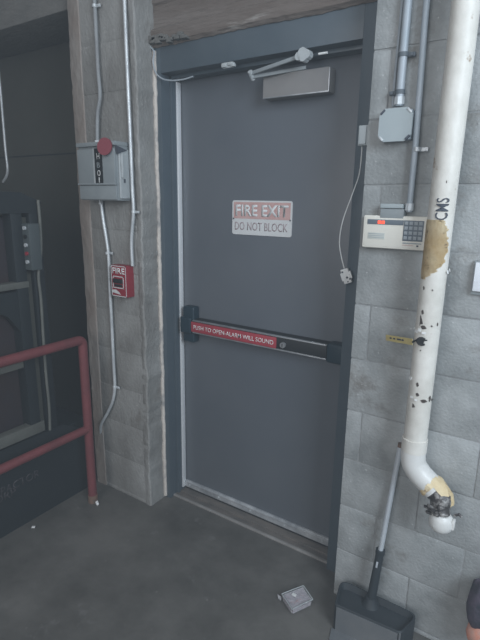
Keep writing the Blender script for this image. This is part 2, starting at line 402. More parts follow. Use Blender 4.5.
# dangling contact and its wire, and the block on the jamb
q = at(346.5, 276, FY-.02)
t = thing('door_contact', q, 'small white door contact dangling on a thin white wire', 'alarm contact')
ax = Vector((.82, 0, -.15)).normalized()
uv = Matrix.Rotation(math.radians(-22), 3, 'Y'); ux = uv @ XA; uz = uv @ ZA
if ux.z > 0: pass
b = MB(); b.obox(q, (ux, YA, uz), (.030, .014, .056), .003); b.obox(q, (ux, YA, uz), (.042, .008, .030), .002)
obj('contact_body', b, 'white', t)
for dx, dz, r in ((-.008, .018, .0035), (.004, -.006, .004), (.014, -.014, .0035), (.002, -.022, .0025)):
    obj('screw', MB().disc(q+ux*dx+uz*dz-YA*.008, YA, r, .004, 10), 'ink', t)
P = [at(362, 143, WY+.03), at(361.5, 155, WY+.035), at(359, 175, WY+.05), at(352, 195, WY+.06), at(343, 220, FY-.03), at(339.5, 240, FY-.02), at(341, 255, FY-.02), q+uz*.030]
obj('wire', MB().tube(P, .0020, 8, smooth=8), 'white', t)
a = at(358.5, 146, WY+.02); bq = at(364.5, 125.5, WY+.02)
b = MB(); b.box((a.x, WY+.010, a.z), (-.572, WY+.045, bq.z), .003); b.box((a.x+.004, WY+.004, a.z+.004), (-.585, WY+.012, bq.z-.004), .002)
tag(obj('contact_block', b, 'boxlight'), 'small pale grey contact block on the right edge of the door opening', 'alarm contact')

# ---------------------------------------------------------------- right wall
# junction box
JY = WY-.045
c = at(395, 124.7, JY); w = at(411.5, 124, JY).x-at(378.5, 124, JY).x; h = at(395, 108, JY).z-at(395, 141.5, JY).z
t = thing('junction_box', (c.x, WY, c.z-h/2), 'square pale grey junction box with clipped corners on the right wall', 'junction box')
obj('box_body', MB().box((c.x-w/2+.004, JY+.008, c.z-h/2+.004), (c.x+w/2-.004, WY+.003, c.z+h/2-.004), .006), 'blueconduit', t)
k = .018
pts = [(w/2, h/2-k), (w/2-k, h/2), (-w/2+k, h/2), (-w/2, h/2-k), (-w/2, -h/2+k), (-w/2+k, -h/2), (w/2-k, -h/2), (w/2, -h/2+k)]
obj('lid', MB().prism([Vector((c.x+x, JY, c.z+z)) for x, z in pts], (0, .010, 0)), 'jbox', t)
for sx in (-1, 1):
    for sz in (-1, 1):
        pp = Vector((c.x+sx*(w/2-.010), JY+.001, c.z+sz*(h/2-.010)))
        obj('corner_screw', MB().obox(pp, ((XA*sx-ZA*sz).normalized(), YA, (XA*sx+ZA*sz).normalized()), (.018, .008, .007), .002), 'ink' if sx*sz < 0 else 'galv', t)
# conduits
def conduit(name, pts, r, m, label, clamps=(), group=None, cm='galv', smooth=0, cat='conduit', ends=()):
    P = [Vector(p) for p in pts]
    t = thing(name, P[-1], label, cat, group)
    obj('pipe_run', MB().tube(P, r, 14, smooth=smooth), m, t)
    for c_, side in clamps:
        b = MB(); b.tube([c_-ZA*.006, c_+ZA*.006], r+.0028, 14); b.box((c_.x, c_.y+r*.3, c_.z-.006), (c_.x+side*(r+.022), c_.y+r, c_.z+.006), .001)
        b.disc((c_.x+side*(r+.013), c_.y+r*.2, c_.z), YA, .005, .006, 8)
        obj('clamp', b, cm, t)
    for e in ends: obj('connector', MB().tube([e-ZA*.011, e+ZA*.011], r+.0035, 8), 'galv', t)
    return t
cy = WY-.022
top = at(407.5, -12, cy); e = at(400.5, 106, cy)
xx = (at(405, 30, cy).x+at(400, 98, cy).x)/2
conduit('conduit', [(xx, cy, 3.05), (xx, cy, e.z)], .0125, 'blueconduit', 'conduit coming down into the top of the square junction box',
        [(Vector((xx, cy, at(402, 55, cy).z)), 1), (Vector((xx, cy, at(401, 92, cy).z)), -1)], cm='clampdark', ends=[Vector((xx, cy, at(399, 101, cy).z))])
xb = at(399, 40, WY-.008).x
tag(obj('cable', MB().tube([(xb+.002, WY-.006, 3.05), (xb, WY-.006, 2.3), (xb-.004, WY-.006, at(396, 92, WY-.006).z), (xx-.020, WY-.006, at(398, 104, WY-.01).z)], .004, 8, smooth=6), 'blueconduit'),
    'thin grey cable running just left of the conduit above the junction box', 'cable')
xc = (at(424.5, 30, cy).x+at(410.5, 200, cy).x)/2
P = [(at(427, 5, cy).x, cy, 3.05), (at(425, 20, cy).x, cy, at(425, 20, cy).z), (at(416, 140, cy).x, cy, at(416, 140, cy).z), (at(409, 212, cy).x, cy, at(409, 212, cy).z)]
conduit('conduit', P, .0095, 'blueconduit', 'slim conduit right of the junction box ending above the alarm keypad',
        [(at(417, 149.5, cy), 1)], ends=[at(409.3, 207, cy)])
# terminal strip above keypad
TY = WY-.035
t = thing('terminal_block', at(392, 214, WY), 'small grey two tier terminal block on top of the alarm keypad', 'terminal block')
a, bq = at(380, 215, TY), at(404, 209, TY); obj('lower_tier', MB().box((a.x, TY, a.z-.01), (bq.x, WY+.002, bq.z), .002), 'boxgrey', t)
a, bq = at(380.5, 208, TY), at(403.5, 204, TY); obj('upper_tier', MB().box((a.x, TY-.004, a.z), (bq.x, WY+.002, bq.z), .002), 'jbox', t)
# keypad
KY = WY-.034
p1, p2, p3, p4 = at(364, 214.8, KY), at(429.7, 217.2, KY), at(426.5, 252, KY), at(361.3, 246.5, KY)
kx0, kx1 = (p1.x+p4.x)/2, (p2.x+p3.x)/2; kz1, kz0 = (p1.z+p2.z)/2, (p3.z+p4.z)/2
t = thing('alarm_keypad', ((kx0+kx1)/2, WY, kz0), 'cream alarm keypad panel with red lit display beside the door', 'keypad')
kw, kh = kx1-kx0, kz1-kz0
obj('case', MB().box((kx0, KY, kz0), (kx1, WY+.002, kz1), .006, 3), 'cream', t)
def kp(u, v): return kx0+kw*u, kz1-kh*v
def kbox(u0, v0, u1, v1, d, th=.002):
    x0, z1 = kp(u0, v0); x1, z0 = kp(u1, v1); return MB().box((x0, KY-d, z0), (x1, KY-d+th, z1), .0006)
obj('inner_panel', kbox(.035, .07, .945, .93, .001), 'cream', t)
ds = tag(obj('display', kbox(.07, .12, .63, .27, .0025), 'keys', t), 'dark display strip with a red readout')
for u0, u1 in ((.235, .285), (.295, .345)): tag(obj('readout', kbox(u0, .15, u1, .25, .0035), 'led', ds), 'glowing red readout')
kb = obj('keypad_area', kbox(.635, .12, .93, .73, .0025), 'keys', t)
for i in range(4):
    for j in range(4):
        obj('key', kbox(.65+.07*i, .15+.145*j, .65+.07*i+.052, .15+.145*j+.10, .005, .003), 'key', kb)
la = obj('instruction_label', kbox(.09, .52, .36, .72, .0018), 'cream_dark', t)
for i in range(3): obj('label_line', kbox(.10, .55+.055*i, .35, .565+.055*i, .0024, .001), 'key', la)
obj('label_line', kbox(.64, .78, .92, .81, .0024, .001), 'key', t)
obj('label_line', kbox(.64, .85, .80, .865, .0024, .001), 'signred', t)
obj('label_line', kbox(.85, .84, .88, .89, .0024, .001), 'ink', t)

# drain pipe
PYc = WY-.085
px = (at(462, 20, PYc).x+at(421, 400, PYc).x)/2
zbend = at(416, 452, PYc).z
R_ = .0372
t = thing('drain_pipe', (px, PYc, 0.6), 'tall peeling white drain pipe with a tan bare patch on the right wall', 'pipe')
end1 = at(430, 492, PYc-.005); end2 = at(441, 506, PYc-.02)
P = [(px+.004, PYc, 3.05), (px+.002, PYc, 2.0), (px-.001, PYc, 1.4), (px-.002, PYc, zbend)]
tb = obj('pipe_run', MB().tube(P, R_, 32), 'pvc', t)
zb_ = zbend
elbow = [Vector((px-.002, PYc, zb_+.012)), Vector((px-.002, PYc, zb_-.015)), Vector((px+.004, PYc, zb_-.045)), Vector((px+.024, PYc, zb_-.072)), Vector((px+.050, PYc-.002, zb_-.092)), Vector((px+.078, PYc-.004, zb_-.112))]
obj('elbow', MB().tube(elbow, R_+.0025, 32, smooth=5), 'pvc_clean', t)
obj('coupling', MB().tube([(px-.002, PYc, zb_+.05), (px-.002, PYc, zb_+.006)], R_+.0035, 32), 'pvc', t)
cup = at(441, 522, PYc-.035)
J = elbow[-1]
obj('lower_bend', MB().tube([J-(J-elbow[-2]).normalized()*.012, J+(J-elbow[-2]).normalized()*.006, J*.72+cup*.28+Vector((.012, 0, .010)), J*.4+cup*.6+Vector((.004, 0, .006)), cup+ZA*.006], [.037, .036, .033, .031, .030], 24, smooth=4), 'foil', t)
b = MB(); r_ = random.Random(3)
ed = (J-elbow[-2]).normalized()
b.tube([J-ed*.030, J-ed*.012, J+ed*.006, J+ed*.014+Vector((.004, 0, -.004)), J+ed*.022+Vector((.006, .004, -.012)), J+ed*.024+Vector((.008, .006, -.026))], [.0402, .0425, .041, .040, .038, .036], 26)
for v in b.bm.verts: v.co += Vector((r_.uniform(-1, 1), r_.uniform(-1, 1), r_.uniform(-1, 1)))*.0024
b.bm.faces.ensure_lookup_table()
kill = [f for f in b.bm.faces if len(f.verts) > 4 or ((f.calc_center_median()-(J+ed*.008)).dot(Vector((-.35, -.75, -.55))) > .012 and (f.calc_center_median()-J).dot(ed) > -.012)]
bmesh.ops.delete(b.bm, geom=kill, context='FACES')
tag(obj('torn_wrap', b, 'tan', t), 'torn tan tape wrapped at the joint')
b = MB(); prof = [(.020, .026), (.012, .033), (.004, .036), (-.012, .038), (-.026, .036), (-.036, .029), (-.043, .017), (-.046, .003)]
n = 26; rings = []
for dz, rr_ in prof: rings.append([b.bm.verts.new(cup+Vector((math.cos(2*math.pi*i/n)*rr_, math.sin(2*math.pi*i/n)*rr_, dz+.012))) for i in range(n)])
for A_, B_ in zip(rings, rings[1:]):
    for i in range(n): b.bm.faces.new((A_[i], B_[i], B_[(i+1) % n], A_[(i+1) % n]))
b.bm.faces.new(rings[-1]); b.bm.faces.new(rings[0][::-1]); bmesh.ops.recalc_face_normals(b.bm, faces=b.bm.faces)
tag(obj('end_cup', b, 'pvc_clean', t), 'white rounded cup at the lower end')
b = MB()
for i in range(22):
    a_ = r_.uniform(0, 6.28); q = J*.45+cup*.55+Vector((math.cos(a_)*r_.uniform(.01, .030), -.018+math.sin(a_)*.016, r_.uniform(-.012, .026)))
    b.obox(q, (Vector((math.cos(a_), math.sin(a_), .3)).normalized(), Vector((-math.sin(a_), math.cos(a_), 0)), Vector((-math.cos(a_)*.3, -math.sin(a_)*.3, 1)).normalized()), (r_.uniform(.012, .028), r_.uniform(.006, .016), .004+r_.random()*.008), .002)
q = cup+Vector((.035, .004, .036)); b.tube([q, q+Vector((.014, 0, .010)), q+Vector((.022, 0, .004))], .005, 6)
tag(obj('crumpled_wrap', b, 'foil', t), 'dark crumpled wrap hanging out of the joint')
b = MB(); q = cup+Vector((.036, -.004, .012)); b.box((q.x-.003, q.y-.01, q.z-.020), (q.x+.006, q.y+.01, q.z+.014), .003); obj('cup_tab', b, 'pvc_clean', t)
# tan patch that hugs the front of the pipe: outline given by height
def patch(name, zs, m, lab, off=.0012):
    b = MB(); rows = []
    for z, a0, a1 in zs:
        row = []
        for i in range(13):
            a = math.radians(a0+(a1-a0)*i/12)
            row.append(b.bm.verts.new((px+(R_+off)*math.sin(a), PYc-(R_+off)*math.cos(a), z)))
        rows.append(row)
    for A_, B_ in zip(rows, rows[1:]):
        for i in range(12): b.bm.faces.new((A_[i], A_[i+1], B_[i+1], B_[i]))
    bmesh.ops.solidify(b.bm, geom=b.bm.faces[:], thickness=.0016)
    bmesh.ops.recalc_face_normals(b.bm, faces=b.bm.faces)
    o = obj(name, b, m, t); o['label'] = lab; return o
z1, z0 = at(438, 220, PYc-R_).z, at(427, 281, PYc-R_).z
prof = [(0, -78, 18), (.05, -84, 34), (.12, -88, 46), (.25, -90, 52), (.4, -90, 54), (.55, -92, 55), (.68, -94, 50), (.78, -92, 30), (.86, -88, 6), (.93, -70, -24), (1, -48, -36)]
rj = random.Random(5)
fine = []
for (f0, a0, c0_), (f1, a1_, c1__) in zip(prof, prof[1:]):
    for i in range(4):
        u = i/4; fine.append((f0+(f1-f0)*u, a0+(a1_-a0)*u+rj.uniform(-6, 6), c0_+(c1__-c0_)*u+rj.uniform(-9, 9)))
patch('bare_patch', [(z1+(z0-z1)*f, a, max(c_, a+3)) for f, a, c_ in fine], 'tan', 'tan patch where the paint has peeled')
# peeling flakes
for (x_, y_) in ((449, 270), (447, 272), (415, 328), (417, 331), (420, 330), (424, 333), (412, 397), (416, 400), (411, 378)):
    ra = ray(x_, y_); best = None
    # meet the cylinder
    A2 = ra.x**2+ra.y**2; B2 = -2*(ra.x*px+ra.y*PYc); C2 = px*px+PYc*PYc-(R_+.001)**2; D2 = B2*B2-4*A2*C2
    tt = (-B2-math.sqrt(max(D2, 0)))/(2*A2); q = ra*tt; q.z += H
    nn = Vector((q.x-px, q.y-PYc, 0)).normalized(); tw = nn.cross(ZA)
    b = MB(); b.obox(q+nn*.002, (tw, (nn+ZA*.3).normalized(), (ZA-nn*.3).normalized()), (rj.uniform(.008, .016), .0015, rj.uniform(.005, .010)), 0); obj('paint_flake', b, 'white', t)
for (x_, y_, ww, hh_) in ((419, 318, .026, .030), (423, 312, .010, .014), (413, 405, .018, .014), (429, 400, .010, .02), (418, 394, .012, .012), (414, 371, .006, .008), (432, 326, .006, .006), (421, 350, .005, .005), (424, 288, .008, .012), (433, 290, .005, .006), (420, 321, .024, .030), (424, 327, .020, .012), (411, 399, .014, .016), (424, 401, .022, .012), (418, 384, .010, .014), (433, 403, .012, .010), (437, 325, .005, .012), (447, 182, .003, .008), (409, 376, .006, .010)):
    rx = at(x_, y_, PYc-R_*.8); dx = max(-.037, min(.037, rx.x-px)); a = math.degrees(math.asin(dx/R_)); z_ = rx.z; da = math.degrees(ww/R_)/2
    patch('rust_spot', [(z_+hh_/2, a-da*.3, a+da*.3), (z_+hh_*.2, a-da, a+da*.7), (z_-hh_*.2, a-da*.7, a+da), (z_-hh_/2, a-da*.4, a+da*.1)], 'lintel', 'brown rust spot', .0006)
# painted letters reading up the pipe
o = text('lettering', 'CMS', (px+.008, PYc-R_-.012, at(444, 209, PYc-R_).z+.0), ZA, -XA, .062, .034, 'ink', t, thick=.0008, bold=.003, cuts=3)
for v in o.data.vertices:
    wx = v.co.x+t.location.x-px; v.co.y = (PYc-math.sqrt(max((R_+.0022)**2-wx*wx, 0)))-t.location.y-(.0006 if v.co.y+t.location.y < PYc-R_-.0122 else 0)

# yellow tag tied to the pipe
YY = WY-.03
t = thing('yellow_tag', at(400, 338, YY), 'narrow yellow paper tag tied to the white pipe with black cord', 'tag')
a, bq = at(386, 337.5, YY), at(412.5, 342, PYc-R_-.002)
d = (bq-a); L = d.length; d.normalize(); n_ = d.cross(ZA).normalized(); k_ = n_.cross(d)
obj('paper_strip', MB().obox((a+bq)/2, (d, n_, k_), (L, .0015, .020), 0), 'yellow', t)
for f in (-.30, -.16, -.02, .06, .16): obj('scribble', MB().obox((a+bq)/2+d*L*f+k_*.001-n_*-.0+(-n_ if n_.y > 0 else n_)*.0012, (d, n_, k_), (L*.075, .001, .005), 0), 'ink', t)
q = at(421.5, 341.5, PYc-R_-.008)
ring = [q+Vector((math.cos(a_)*.0125, 0, math.sin(a_)*.011)) for a_ in [math.radians(40+i*31) for i in range(10)]]
b = MB().tube(ring, .0035, 8, smooth=3); b.disc(q-XA*.003, YA, .010, .006, 14); b.tube([q+Vector((-.012, .0, .004)), bq+Vector((.0, -.002, 0))], .003, 8); b.tube([q+Vector((.0, -.002, .004)), q+Vector((.016, .002, .006))], .0022, 6)
obj('black_tie', b, 'black', t)

# white plate at the right edge
a, bq = at(472, 291, WY-.02), at(472, 262, WY-.02)
t = thing('wall_plate', (a.x+.05, WY, a.z), 'white switch plate on a grey back box right of the pipe', 'wall plate')
obj('back_box', MB().box((a.x-.005, WY-.012, a.z-.012), (a.x+.088, WY+.002, bq.z+.004), .003), 'boxgrey', t)
obj('plate', MB().box((a.x, WY-.022, a.z), (a.x+.078, WY-.012, bq.z), .003), 'plaque', t)
obj('switch_toggle', MB().box((a.x+.034, WY-.030, a.z+.028), (a.x+.044, WY-.02, bq.z-.028), .002), 'signwhite', t)

# ---------------------------------------------------------------- left pillar things
BY = WY-.095
a, bq = at(79.5, 200, BY), at(113.5, 141, BY)
bx0, bx1, bz0, bz1 = a.x, bq.x, a.z, bq.z
t = thing('disconnect_switch', ((bx0+bx1)/2, WY, bz0), 'grey electrical disconnect switch box with round red tag on the pillar', 'switch box')
obj('enclosure', MB().box((bx0, BY+.012, bz0), (bx1, WY+.003, bz1), .004), 'boxgrey', t)
b = MB(); b.box((bx0+.002, BY, bz0+.075), (bx1-.002, BY+.014, bz1-.026), .004); b.box((bx0-.002, BY-.003, bz0+.068), (bx1+.002, BY+.013, bz0+.076), .002)
obj('cover', b, 'boxgrey', t)
obj('lower_cover', MB().box((bx0+.001, BY+.004, bz0+.004), (bx1-.001, BY+.014, bz0+.066), .003), 'boxgrey', t)
b = MB(); b.box((bx0, BY-.002, bz1-.016), (bx1+.003, WY, bz1+.002), .004); obj('top_lip', b, 'boxgrey', t)
b = MB(); b.box((bx1-.001, BY+.02, bz0+.008), (bx1+.010, WY-.01, bz1-.03), .006, 3); b.tube([(bx1+.01, BY+.035, bz1-.045), (bx1+.016, BY+.030, bz1-.10), (bx1+.013, BY+.032, bz1-.15)], .006, 8, smooth=4)
tag(obj('side_lever', b, 'boxlight', t), 'scuffed side painted paler as if lit, with operating lever')  # paler paint than the front stands in for light from the right
b = MB(); b.prism([Vector((bx1+.002, BY+.004, bz1-.018)), Vector((bx1+.002, BY+.062, bz1-.034)), Vector((bx1+.002, BY+.01, bz1-.052))], (.014, 0, 0)); obj('lever_hinge', b, 'ink', t)
obj('side_mark', MB().box((bx1+.010, BY+.040, bz0+.078), (bx1+.012, BY+.050, bz0+.094), 0), 'ink', t)
lp0, lp1 = at(96.2, 183, BY).x, at(103.5, 183, BY).x; lz0, lz1 = at(100, 183.5, BY).z, at(97, 148.5, BY).z
obj('label_edge', MB().box((lp0-.012, BY-.002, lz0-.002), (lp0, BY+.001, lz1), 0), 'boxlight', t)
lb = tag(obj('warning_label', MB().box((lp0, BY-.0025, lz0), (lp1, BY+.001, lz1), 0), 'black', t), 'narrow black label with white letters')
text('lettering', 'H', ((lp0+lp1)/2, BY-.0026, lz1-(lz1-lz0)*.22), XA, ZA, .020, .026, 'signwhite', lb, bold=.02)
text('lettering', 'B', ((lp0+lp1)/2, BY-.0026, lz1-(lz1-lz0)*.47), XA, ZA, .020, .022, 'boxgrey', lb, bold=.0)
text('lettering', 'O', ((lp0+lp1)/2, BY-.0026, lz1-(lz1-lz0)*.70), XA, ZA, .022, .026, 'signwhite', lb, bold=.02)
text('lettering', 'I', ((lp0+lp1)/2, BY-.0026, lz1-(lz1-lz0)*.90), XA, ZA, .007, .024, 'signwhite', lb, bold=.02)
q = at(104.7, 146.5, BY-.016); tag(obj('round_tag', MB().disc(q, (.25, -1, .12), .037, .006, 30).tube([q+Vector((0, .0, .01)), q+Vector((0, .016, .01))], .008), 'tagred', t), 'dull red round tag')
# conduits on the pillar
gy = WY-.020
def P_(l, y): return [at(a_, b_, y) for a_, b_ in l]
x_up = at(97, 40, gy).x
pts = [Vector((at(95, 5, gy).x, gy, 3.05))]+P_([(96, 30), (98, 70), (100, 96), (97.5, 115), (97, 137)], gy)
pts[-1].z = bz1-.004
conduit('conduit', pts, .0085, 'galv_paint', 'grey painted conduit entering the top of the disconnect switch box', [(at(94.5, 6, gy), 1)], smooth=5, ends=[pts[-1]+ZA*.012])
pts = P_([(101, 203), (103, 218), (106.5, 240), (108.5, 256), (110, 290), (112, 330), (114, 370), (114.8, 386), (113, 400), (108, 412), (101, 425), (97, 437)], gy)
pts[0].z = bz0+.004
pts[-1].y += .03; pts[-2].y += .0
conduit('conduit', pts, .0080, 'galv', 'bright bent conduit running down the pillar below the disconnect switch box',
        [(at(107.5, 253, gy), 1), (at(114.8, 387, gy), 1)], smooth=5, ends=[pts[0]-ZA*.012])
pts = [Vector((at(124.5, 3, gy).x, gy, 3.05))]+P_([(126, 40), (130, 130), (132.5, 190), (133.5, 212), (131.5, 240), (132.5, 266)], gy)
conduit('conduit', pts, .0080, 'galv', 'long thin bright conduit ending at the red fire pull station', [(at(133.6, 212, gy), 1)], smooth=5)
# pull station
UY = WY-.048
a, bq = at(112, 295.5, UY), at(125.8, 266.5, UY)
t = thing('fire_pull_station', ((a.x+bq.x)/2, WY, a.z), 'small red fire alarm pull station on the pillar', 'fire alarm')
ux0, ux1, uz0, uz1 = a.x, bq.x, a.z, bq.z
obj('case', MB().box((ux0, UY, uz0), (ux1, WY+.003, uz1), .003), 'red', t)
uw, uh = ux1-ux0, uz1-uz0
def ub(u0, v0, u1, v1, d, th=.002): return MB().box((ux0+uw*u0, UY-d, uz1-uh*v1), (ux0+uw*u1, UY-d+th, uz1-uh*v0), 0)
b = MB()
for (u0, v0, u1, v1) in ((.02, .01, .98, .035), (.02, .965, .98, .99), (.02, .01, .05, .99), (.95, .01, .98, .99)):
    b.box((ux0+uw*u0, UY-.001, uz1-uh*v1), (ux0+uw*u1, UY+.001, uz1-uh*v0))
tag(obj('white_border', b, 'signwhite', t), 'thin white outline')
text('lettering', 'FIRE', ((ux0+ux1)/2, UY-.0005, uz1-uh*.17), XA, ZA, uw*.80, uh*.19, 'white', t, bold=.02)
b = MB()
for (u0, v0, u1, v1) in ((.12, .34, .82, .37), (.12, .34, .16, .72), (.78, .34, .82, .72), (.12, .70, .82, .73)):
    b.box((ux0+uw*u0, UY-.001, uz1-uh*v1), (ux0+uw*u1, UY+.001, uz1-uh*v0))
obj('handle_outline', b, 'signwhite', t)
tag(obj('pull_handle', MB().box((ux0+uw*.18, UY-.008, uz1-uh*.56), (ux0+uw*.76, UY, uz1-uh*.42), .002).box((ux0+uw*.22, UY-.003, uz1-uh*.68), (ux0+uw*.72, UY, uz1-uh*.60), .001), 'black', t), 'black pull handle')
b = MB().prism([Vector((ux0+uw*u, UY-.0012, uz1-uh*v)) for u, v in ((.02, .80), (.30, .78), (.50, .86), (.60, .93), (.30, .90), (.02, .88))], (0, .002, 0)); obj('arrow_mark', b, 'signwhite', t)

# ---------------------------------------------------------------- red railing
RX = -1.9; ry = 1.477; zt, zm = 1.59-.680, 1.59-1.160
rr = .023
t = thing('safety_railing', (RX, ry, 0), 'dull red pipe safety railing along the left floor edge', 'railing')
b = MB().tube([(RX, -1.0, zt), (RX, ry-.026, zt)]+[(RX, ry-.026+.026*math.sin(a_), zt-.026+.026*math.cos(a_)) for a_ in [math.radians(10*i) for i in range(1, 10)]]+[(RX, ry, zt-.10)], rr, 18); obj('top_rail', b, 'red_rail', t)
obj('middle_rail', MB().tube([(RX, -1.0, zm), (RX, ry, zm)], rr*.92, 18), 'red_rail', t)
for y_ in (ry, -.2):
    p = obj('post', MB().tube([(RX, y_, .03), (RX, y_, zt-.05)], rr*.99, 18), 'red_rail', t)
    tag(obj('post_foot', MB().tube([(RX, y_, 0), (RX, y_, .045)], rr+.0025, 18), 'rust', p), 'bare scuffed foot')
b = MB(); q = at(97, 501, RX*-1 if False else 1.46); 
q = at(97.3, 504, Z=.004)
b.obox(q+ZA*.006, (Vector((.8, .3, .5)).normalized(), Vector((-.35, .94, 0)).normalized(), Vector((-.5, 0, .86)).normalized()), (.012, .010, .022), .002)
tag(obj('litter_scrap', b, 'litter'), 'white scrap of litter at the foot of the red railing post', 'litter')
q = at(33.5, 527.5, Z=.004); b = MB().obox(q+ZA*.003, (Vector((.8, .6, 0)), Vector((-.6, .8, 0)), ZA), (.016, .012, .006), .002)
tag(obj('litter_scrap', b, 'litter'), 'white scrap of litter on the floor beside the navy compactor', 'litter')

# ---------------------------------------------------------------- compactor
KX = -2.03
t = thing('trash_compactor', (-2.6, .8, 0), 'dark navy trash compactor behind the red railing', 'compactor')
sp = MB().prism([(KX, -1.0, 0), (KX, 1.60, 0), (KX, 1.60, .33), (KX, 1.42, .44), (KX, -1.0, .44)], (-.04, 0, 0)); pn = obj('side_panel', sp, 'navy', t)
def ctext(s, x0_, y0_, x1_, y1_, h_):
    A_, B_ = at(x0_, y0_, X=KX), at(x1_, y1_, X=KX); zz = (A_.z+B_.z)/2
    o = text('lettering', s, (KX+.0004, (A_.y+B_.y)/2, zz), YA, ZA, abs(B_.y-A_.y), h_, 'faint', pn, bold=.01)
    o['label'] = 'faint worn lettering'
ctext('COMPACTOR', -26, 500, 40, 477, .042)
ctext('CORP', -14, 506, 16, 491, .040)
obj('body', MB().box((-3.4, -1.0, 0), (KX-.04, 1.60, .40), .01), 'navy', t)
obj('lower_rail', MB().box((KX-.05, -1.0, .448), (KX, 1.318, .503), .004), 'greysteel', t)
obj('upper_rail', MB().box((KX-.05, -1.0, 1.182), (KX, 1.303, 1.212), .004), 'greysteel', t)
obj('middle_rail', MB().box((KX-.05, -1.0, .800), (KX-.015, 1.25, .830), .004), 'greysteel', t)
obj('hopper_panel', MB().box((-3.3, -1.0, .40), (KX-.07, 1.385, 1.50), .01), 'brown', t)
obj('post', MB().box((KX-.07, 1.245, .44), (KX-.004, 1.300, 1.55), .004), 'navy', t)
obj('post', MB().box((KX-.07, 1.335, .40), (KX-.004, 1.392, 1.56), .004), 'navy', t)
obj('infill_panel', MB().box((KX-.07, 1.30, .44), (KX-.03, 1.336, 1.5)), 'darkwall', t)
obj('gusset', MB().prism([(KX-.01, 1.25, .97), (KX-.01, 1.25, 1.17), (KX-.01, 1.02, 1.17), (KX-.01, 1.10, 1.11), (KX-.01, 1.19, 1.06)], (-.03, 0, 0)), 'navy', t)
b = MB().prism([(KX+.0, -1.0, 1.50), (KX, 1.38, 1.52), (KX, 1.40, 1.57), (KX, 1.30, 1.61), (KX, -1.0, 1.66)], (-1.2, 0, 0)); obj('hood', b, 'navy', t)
# control box
cb = obj('control_box', MB().box((KX-.02, 1.295, 1.265), (KX+.045, 1.350, 1.475), .004), 'ctrl', t); cb['label'] = 'slate control box with a row of buttons'
for i in range(5): obj('button', MB().disc((KX+.02, 1.293, 1.455-.038*i), YA, .009, .012, 12), 'galv' if i % 2 == 0 else ('black' if i != 3 else 'red'), cb)
c1 = [at(38, 200, X=KX+.014), at(40, 222, X=KX+.014), at(41, 250, X=KX+.014), at(38.5, 275, X=KX+.014), at(41, 300, X=KX+.014), at(43.5, 340, X=KX+.014), at(46, 375, X=KX+.014), at(49, 405, X=KX+.014), at(50, 430, X=KX+.014)]
obj('conduit', MB().tube(c1, .007, 12, smooth=5), 'greysteel', t)
hy = 1.975
q = [at(-1, 60, hy), at(0, 85, hy), at(3, 120, hy), at(5.5, 150, hy), at(7.5, 168, hy), at(6.5, 176, hy), at(3, 182, hy)]
q[0] = Vector((q[1].x, hy, 2.45))
conduit('conduit', q, .009, 'galv', 'hooked end conduit hanging on the dark wall above the compactor', smooth=5)

# ---------------------------------------------------------------- dustpan
t = thing('dustpan', (-.42, 1.54, 0), 'black long-handled dustpan leaning against the right wall', 'dustpan')
hp = .117
FL, FR, BR_, BL = Vector((-.512, 1.460, 0)), Vector((-.266, 1.474, 0)), Vector((-.232, 1.590, 0)), Vector((-.540, 1.592, 0))
def rc(P0, P1, P2, r, k=6):
    """rounded corner at P1"""
    a_, c_ = P1+(P0-P1).normalized()*r, P1+(P2-P1).normalized()*r
    return [a_*(1-u)**2+P1*2*u*(1-u)+c_*u*u for u in [i/k for i in range(k+1)]]
out = rc(BL, FL, FR, .012)+rc(FL, FR, BR_, .016)+rc(FR, BR_, BL, .042)+rc(BR_, BL, FL, .040)
cm_ = sum(out, Vector())/len(out)
def ring(f, z, dy=0): return [Vector((cm_.x+(p.x-cm_.x)*f, cm_.y+(p.y-cm_.y)*(f if f >= 1 else 1-(1-f)*2.2)+dy, z)) for p in out]
b = MB(); bm = b.bm
R_s = [[bm.verts.new(p) for p in r] for r in (ring(.99, .001), ring(1, .02), ring(1, hp-.003), ring(.985, hp), ring(.955, hp), ring(.945, hp-.004), ring(.90, hp-.022))]
for A_, B_ in zip(R_s, R_s[1:]):
    for i in range(len(A_)): bm.faces.new((A_[i], A_[(i+1) % len(A_)], B_[(i+1) % len(A_)], B_[i]))
bm.faces.new(R_s[-1]); bm.faces.new(R_s[0][::-1]); bmesh.ops.recalc_face_normals(bm, faces=bm.faces)
obj('pan_shell', b, 'pan', t)
nf = (FR-FL).normalized().cross(ZA)
b = MB().prism([FL-XA*.004+nf*.002+ZA*.002, FR-XA*.002+nf*.002+ZA*.002, FR-XA*.01+nf*.055+ZA*.002, FL+XA*.006+nf*.055+ZA*.002], ZA*.004); b.prism([FL+XA*.010+ZA*.002, FR-XA*.012+ZA*.002, FR-XA*.012+ZA*(hp-.008), FL+XA*.010+ZA*(hp-.008)], nf*.0035); tag(obj('front_panel', b, 'pantray', t), 'dusty lighter front panel')
b = MB().tube([FR+nf*.001-XA*.005+ZA*.003, FR+nf*.001-XA*.005+ZA*(hp-.004)], .004, 8); obj('corner_rib', b, 'pantray', t)
hb = Vector((-.405, 1.560, hp-.012)); ht = at(400.5, 446, WY-.012)
gj = at(384, 551, 1.585); 
dirh = (ht-hb).normalized()
gj = hb+dirh*((1.59-1.262-hb.z)/dirh.z)
b = MB(); b.tube([hb-dirh*.03, hb+dirh*.02, gj], [.021, .0175, .0150], 16); b.tube([gj-dirh*.012, gj+dirh*.004], .0175, 16); b.tube([(hb.x, hb.y, hp-.022), (hb.x, hb.y, hp-.008), (hb.x, hb.y, hp+.012)], [.034, .026, .019], 16)
gr = obj('grip_socket', b, 'pan', t)
obj('button', MB().obox(gj-dirh*.05-YA*.0165, (XA, YA, dirh), (.007, .004, .024), .001), 'silver', gr)
